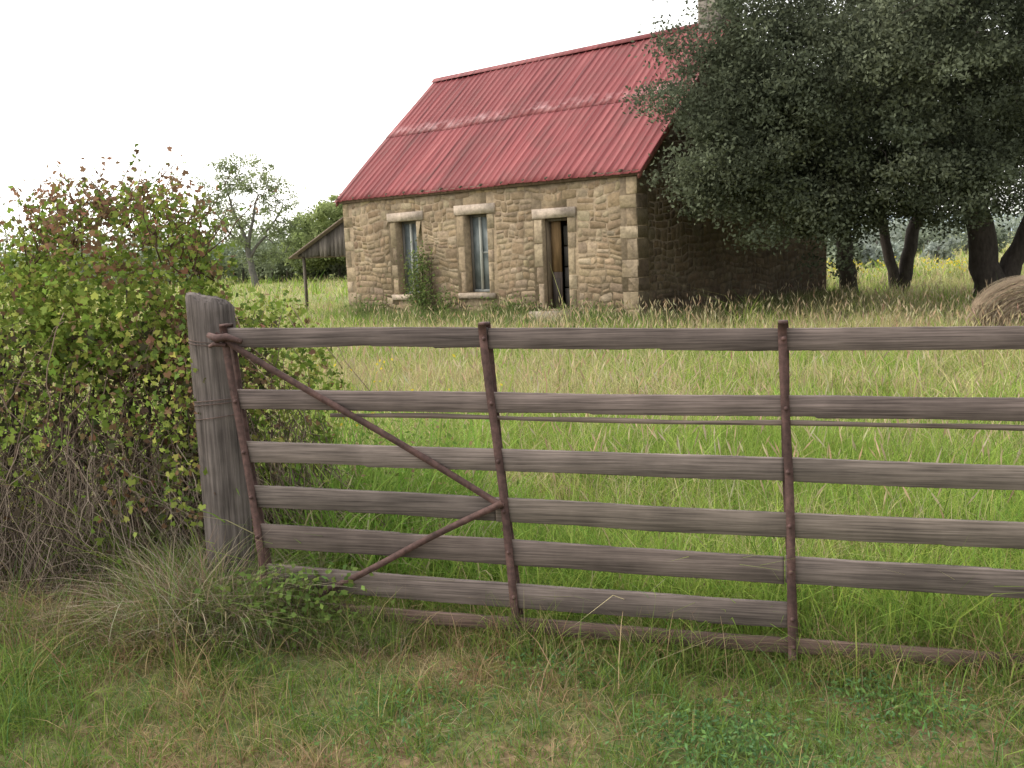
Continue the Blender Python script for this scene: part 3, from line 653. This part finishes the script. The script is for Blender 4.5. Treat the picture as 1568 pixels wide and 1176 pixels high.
# ---------------------------------------------------------------- trees
def tree(name,trunks,ells,dens,lsz,cols,csz=.55,seed=1,barkcol=(.06,.05,.045),thin=.02,mat=M_oak,flat=.62):
    global rng
    rng=np.random.default_rng(seed)
    e_=D.objects.new(name,None);scene.collection.objects.link(e_)
    wd=MB();lf=MB();nodes=[]
    for (b,t,r0,r1) in trunks:
        p_=wob(b,t,10,.06*np.linalg.norm(np.array(t)-np.array(b))/4)
        rr=np.linspace(r0,r1,10);rr[0]*=1.35;tube(wd,p_,rr,10,barkcol)
        nodes+= [(q,r_) for q,r_ in zip(p_[4:],rr[4:])]
    NP=np.array([q for q,_ in nodes]);NR=np.array([r_ for _,r_ in nodes])
    cl=[]
    for c_,r_,m_ in ells:
        c_=np.array(c_,float);r_=np.array(r_,float)
        for k in range(m_):
            d=unit(rng.normal(size=3));cl.append(c_+d*r_*rng.uniform(.25,1.15)**.5*.98)
    cl=np.array(cl)
    cl=cl[~inhouse(cl,.2)]
    order=np.argsort(np.min(np.linalg.norm(cl[:,None]-NP[None],axis=2),axis=1))
    for i in order:
        q=cl[i];dd=np.linalg.norm(NP-q,axis=1);j=np.argmin(dd)
        L=dd[j];r0=min(NR[j]*.7,.02+.028*L)
        p_=wob(NP[j],q,7,.05*L**.6,.03*L);rr=np.linspace(r0,thin*.5,7)
        tube(wd,p_,rr,5,barkcol)
        NP=np.concatenate([NP,p_[2:]]);NR=np.concatenate([NR,rr[2:]])
    for q in cl:
        big=rng.uniform(.6,1.35);m_=int(dens*big**1.6);s=csz*big
        k=max(4,int(7*big));sub=q+rng.normal(0,1,(k,3))*np.array([s,s,s*flat])*.55
        P=sub[rng.integers(0,k,m_)]+rng.normal(0,1,(m_,3))*np.array([s,s,s*flat])*.27
        P=P[(~inhouse(P))&(P[:,2]>.6)];m_=len(P)
        base=np.array(cols)[rng.integers(0,len(cols))]*rng.uniform(.65,1.4)
        col=base*(1+rng.normal(0,.18,(m_,1))).clip(.4,2)
        leafquads(lf,P,rng.uniform(.7,1.3,m_)*lsz,rng.uniform(.4,.7,m_)*lsz,col)
    wd.build('trunk_and_limbs',M_bark,e_);lf.build('crown_leaves',mat,e_)
    return e_
OC=[(.096,.112,.074),(.108,.124,.082),(.084,.098,.066),(.125,.14,.094)]
tree('live_oak_tree',[((10.6,21.5,-.1),(9.9,21.2,2.6),.34,.24),((10.7,21.5,-.1),(11.9,21.2,3.0),.26,.18),((9.9,21.2,2.5),(7.2,19.3,4.0),.2,.1),((9.9,21.2,2.5),(9.8,20.6,5.6),.2,.1),((11.9,21.2,2.8),(12.9,20.4,5),.16,.08),((7.9,19.8,3.7),(5.2,18.0,4.6),.12,.05)],
 [((6.5,18.3,4.5),(3.3,2.4,2.7),150),((11.2,20.6,5.2),(4.6,3.8,3.2),175),((4.3,17.8,3.5),(1.6,1.1,1.4),40),((5.0,17.9,2.6),(1.3,.8,1.0),18),((7.3,18.0,2.5),(2.0,1.2,.9),22),((6.6,20.0,3.2),(1.8,1.5,1.5),30)],640,.082,OC,.60,11)
tree('live_oak_tree',[((8.95,25.7,-.1),(8.5,25.3,2.2),.24,.18),((8.5,25.3,2.1),(7.4,24.2,4.4),.17,.09),((8.5,25.3,2.1),(9.4,25.5,5),.15,.07)],
 [((8.9,25.0,5.2),(3.2,2.6,2.7),80)],340,.12,OC,.62,12)
tree('live_oak_tree',[((10.45,26.2,-.1),(10.9,26.3,1.9),.2,.16),((10.4,26.2,-.1),(10.0,26.3,2.2),.15,.12),((10.9,26.3,1.8),(12.2,26.5,4.6),.14,.07),((10.,26.3,2.1),(10.2,26.5,4.6),.13,.07)],
 [((11.8,26.5,5.2),(3.6,2.6,2.8),85)],320,.12,OC,.62,13)
GC=[(.22,.26,.13),(.25,.29,.15),(.19,.23,.12)]
tree('mesquite_tree',[((-14.3,56,-.1),(-14.6,56,2.4),.2,.15),((-14.6,56,2.3),(-15.6,56,5.6),.12,.04),((-14.6,56,2.3),(-13.8,56,5.2),.12,.04),((-14.5,56,1.8),(-12.6,56.3,4.4),.1,.04),((-14.6,56,2),(-16.4,56,4.4),.1,.04)],
 [((-14.5,56,4.8),(2.6,1.8,2.4),80),((-14.3,56,3.0),(2.6,1.6,1.6),30)],100,.14,GC,.5,21,thin=.05,barkcol=(.15,.14,.13),mat=M_leaf)
tree('green_shade_tree',[((-10.5,66,-.1),(-10.5,66,2.5),.3,.2)],[((-10.2,66,3.6),(3.4,2.5,2.5),80),((-12.8,66,2.6),(2,2,1.8),30)],240,.24,[(.25,.30,.13),(.29,.34,.15),(.22,.27,.12)],.75,22,mat=M_leaf)
def treeline(name,segs,seed,cols,lsz=.3):
    global rng
    rng=np.random.default_rng(seed);mb=MB();wd=MB()
    for (xa,ya,xb,yb,h,m_) in segs:
        for _ in range(m_):
            t=rng.random();cx=xa+(xb-xa)*t+rng.normal(0,1);cy=ya+(yb-ya)*t+rng.normal(0,2);H=h*rng.uniform(.5,1.15);R=H*rng.uniform(.4,.7)
            tube(wd,[(cx,cy,-.1),(cx+.1,cy,H*.6)],[.12,.06],5,(.12,.11,.1))
            k=300;cc=np.array(cols)[rng.integers(0,len(cols))]*rng.uniform(.8,1.2)
            nb=7;bc=np.stack([cx+rng.normal(0,R*.5,nb),cy+rng.normal(0,R*.4,nb),H*rng.uniform(.25,.85,nb)],1)
            P=bc[rng.integers(0,nb,k)]+rng.normal(0,R*.24,(k,3));P=P[P[:,2]>0.05];k=len(P)
            leafquads(mb,P,rng.uniform(.6,1.3,k)*lsz,rng.uniform(.4,.9,k)*lsz,cc*(1+rng.normal(0,.15,(k,1))))
    e_=D.objects.new(name,None);scene.collection.objects.link(e_)
    mb.build('foliage',M_leaf,e_);wd.build('stems',M_bark,e_)
treeline('distant_tree_line',[(-60,95,-14,80,5,60),(-24,72,-6,70,3.4,50),(-45,75,-22,70,4.2,40),(0,90,22,80,4,14)],31,[(.26,.30,.19),(.30,.33,.22),(.24,.28,.19)])
treeline('distant_tree_line',[(15,50,36,46,1.5,26),(20,72,50,66,2.6,40),(36,110,95,105,5.5,50)],32,[(.30,.34,.29),(.34,.38,.34),(.27,.31,.24)])  # paler, bluer foliage: distance haze painted into the leaf colours
yf=MB();n=1500;x=rng.uniform(9.5,24,n);y=rng.uniform(29,37,n);k=cn(x,y,.8)>.1;x,y=x[k],y[k];n=len(x)
leafquads(yf,np.stack([x,y,rng.uniform(.35,.75,n)],1),.08,.07,pal([(.7,.58,.06),(.6,.5,.08)],rng.integers(0,2,n),.1))
blades(yf,x,y,np.full(n,.55),np.full(n,.02),np.full(n,.2),(.2,.25,.08),segs=2)
yf.build('yellow_wildflowers',M_leaf)
def hill(name,x0,x1,y,h,seed,col):
    r_=np.random.default_rng(seed);n=90;xx=np.linspace(x0,x1,n);t=np.linspace(0,1,n)
    hh=h*(np.sin(t*math.pi)**.6)*(.75+.18*np.sin(t*9+seed)+.1*np.sin(t*23+seed*2))+r_.normal(0,h*.012,n)
    rows=[]
    for k,f in enumerate((0,.45,.8,1,.7,0)): rows.append(np.stack([xx,y+k*h*2.5+0*xx,hh*f-.5],1))
    V=np.array(rows).reshape(-1,3);mb=MB();mb.add(V,[(i*n+j,i*n+j+1,(i+1)*n+j+1,(i+1)*n+j) for i in range(5) for j in range(n-1)],col);mb.build(name,M_hill,smooth=True)
hill('distant_hill',-700,-60,900,30,1,(.34,.41,.46))  # both hills: aerial haze painted in as pale blue-grey
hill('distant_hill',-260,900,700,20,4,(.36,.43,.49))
# ---------------------------------------------------------------- hay bale
rng=np.random.default_rng(5)
mb=MB();sg=64;rows=[]
prof=[(-.62,.02),(-.63,.15),(-.625,.3),(-.63,.45),(-.60,.57),(-.5,.62),(-.2,.63),(.2,.63),(.5,.62),(.6,.56),(.62,.3),(.62,.02)]
th=np.arange(sg)/sg*2*math.pi
for a,r_ in prof:
    rr=r_*(1+.02*np.sin(th*5)+rng.normal(0,.012,sg));rows.append(np.stack([rr*np.cos(th),a+rng.normal(0,.01,sg)+.02*np.sin(th*2+r_*20),.6+rr*np.sin(th)*.95],1))
V=np.array(rows).reshape(-1,3);F=[(i*sg+j,i*sg+(j+1)%sg,(i+1)*sg+(j+1)%sg,(i+1)*sg+j) for i in range(len(prof)-1) for j in range(sg)]+[tuple(range(sg-1,-1,-1))]
mb.add(V,F,(.24,.18,.125))
n=5000;r_=np.sqrt(rng.random(n))*.6;r_=np.round(r_/.06)*.06+rng.normal(0,.008,n);a=rng.uniform(0,2*math.pi,n)
P=np.stack([r_*np.cos(a),np.full(n,-.645)+rng.uniform(-.02,.01,n),.6+r_*.95*np.sin(a)],1)
tn=np.stack([-np.sin(a),rng.normal(0,.15,n),np.cos(a)],1);rd=np.stack([np.cos(a),0*a,np.sin(a)],1)
L=rng.uniform(.03,.08,n)[:,None];w_=.004
mb.add(np.stack([P-tn*L,P+rd*w_,P+tn*L,P-rd*w_],1),[(0,1,2,3)],pal([(.36,.29,.20),(.24,.18,.13),(.14,.11,.08)],rng.integers(0,3,n)))
n=4000;a=rng.uniform(0,math.pi,n);yy=rng.uniform(-.6,.6,n);P=np.stack([.635*np.cos(a),yy,.6+.605*np.sin(a)],1)
tn=unit(np.stack([-np.sin(a),rng.normal(0,.3,n),np.cos(a)],1)+rng.normal(0,.2,(n,3)));ax=np.tile(np.array([0,1.,0]),(n,1))
mb.add(np.stack([P-tn*.05,P+ax*w_,P+tn*.05,P-ax*w_],1),[(0,1,2,3)],pal([(.36,.29,.20),(.22,.17,.12)],rng.integers(0,2,n)))
bo=mb.build('round_hay_bale',M_straw);bo.location=(7.2,13.6,-.27);bo.rotation_euler=(0,0,math.radians(-22));bo.scale=(1.12,1,1)
# ---------------------------------------------------------------- camera
F_=1500.;p=math.atan(206/F_);r=.041
f=np.array([0,math.cos(p),-math.sin(p)]);u=np.array([0,math.sin(p),math.cos(p)]);Rt=np.array([1.,0,0])
cr_=Rt*math.cos(r)-u*math.sin(r);cu=Rt*math.sin(r)+u*math.cos(r)
cam=D.cameras.new('camera');co=D.objects.new('camera',cam);scene.collection.objects.link(co)
M=Matrix.Identity(4)
for i in range(3): M[i][0]=cr_[i];M[i][1]=cu[i];M[i][2]=-f[i]
M[0][3]=0;M[1][3]=0;M[2][3]=1.6
co.matrix_world=M;cam.sensor_width=36;cam.lens=36*F_/1568;cam.clip_end=6000;cam.clip_start=.05
scene.camera=co
# ---------------------------------------------------------------- light
sd=Vector((-.78,.12,.62)).normalized()
sl_=D.lights.new('sun','SUN');sl_.energy=1.5;sl_.angle=math.radians(12);sl_.color=(1,.91,.76)
so=D.objects.new('sun',sl_);scene.collection.objects.link(so);so.rotation_euler=sd.to_track_quat('Z','Y').to_euler()
wd_=D.worlds.new('World');scene.world=wd_;wd_.use_nodes=True;nt=wd_.node_tree;nt.nodes.clear()
o=N(nt,'ShaderNodeOutputWorld');b1=N(nt,'ShaderNodeBackground');b2=N(nt,'ShaderNodeBackground');ad=N(nt,'ShaderNodeAddShader')
sk=N(nt,'ShaderNodeTexSky',sky_type='NISHITA');sk.sun_disc=False;sk.sun_elevation=math.asin(sd.z);sk.sun_rotation=math.atan2(sd.x,sd.y)%(2*math.pi);sk.dust_density=4
nt.links.new(sk.outputs[0],b1.inputs[0]);b1.inputs[1].default_value=.05
tc=N(nt,'ShaderNodeTexCoord');vm=N(nt,'ShaderNodeVectorMath',operation='DOT_PRODUCT');vd=Vector((-.80,.50,.33)).normalized();vm.inputs[1].default_value=vd
nt.links.new(tc.outputs['Generated'],vm.inputs[0])
mr=N(nt,'ShaderNodeMapRange');mr.inputs[1].default_value=-1;mr.inputs[2].default_value=1;mr.inputs[3].default_value=.55;mr.inputs[4].default_value=2.5
nt.links.new(vm.outputs['Value'],mr.inputs[0]);nt.links.new(mr.outputs[0],b2.inputs[1])
b2.inputs[0].default_value=(1,.985,.945,1)
nt.links.new(b1.outputs[0],ad.inputs[0]);nt.links.new(b2.outputs[0],ad.inputs[1]);nt.links.new(ad.outputs[0],o.inputs[0])
scene.view_settings.view_transform='Standard';scene.view_settings.look='None';scene.view_settings.exposure=0
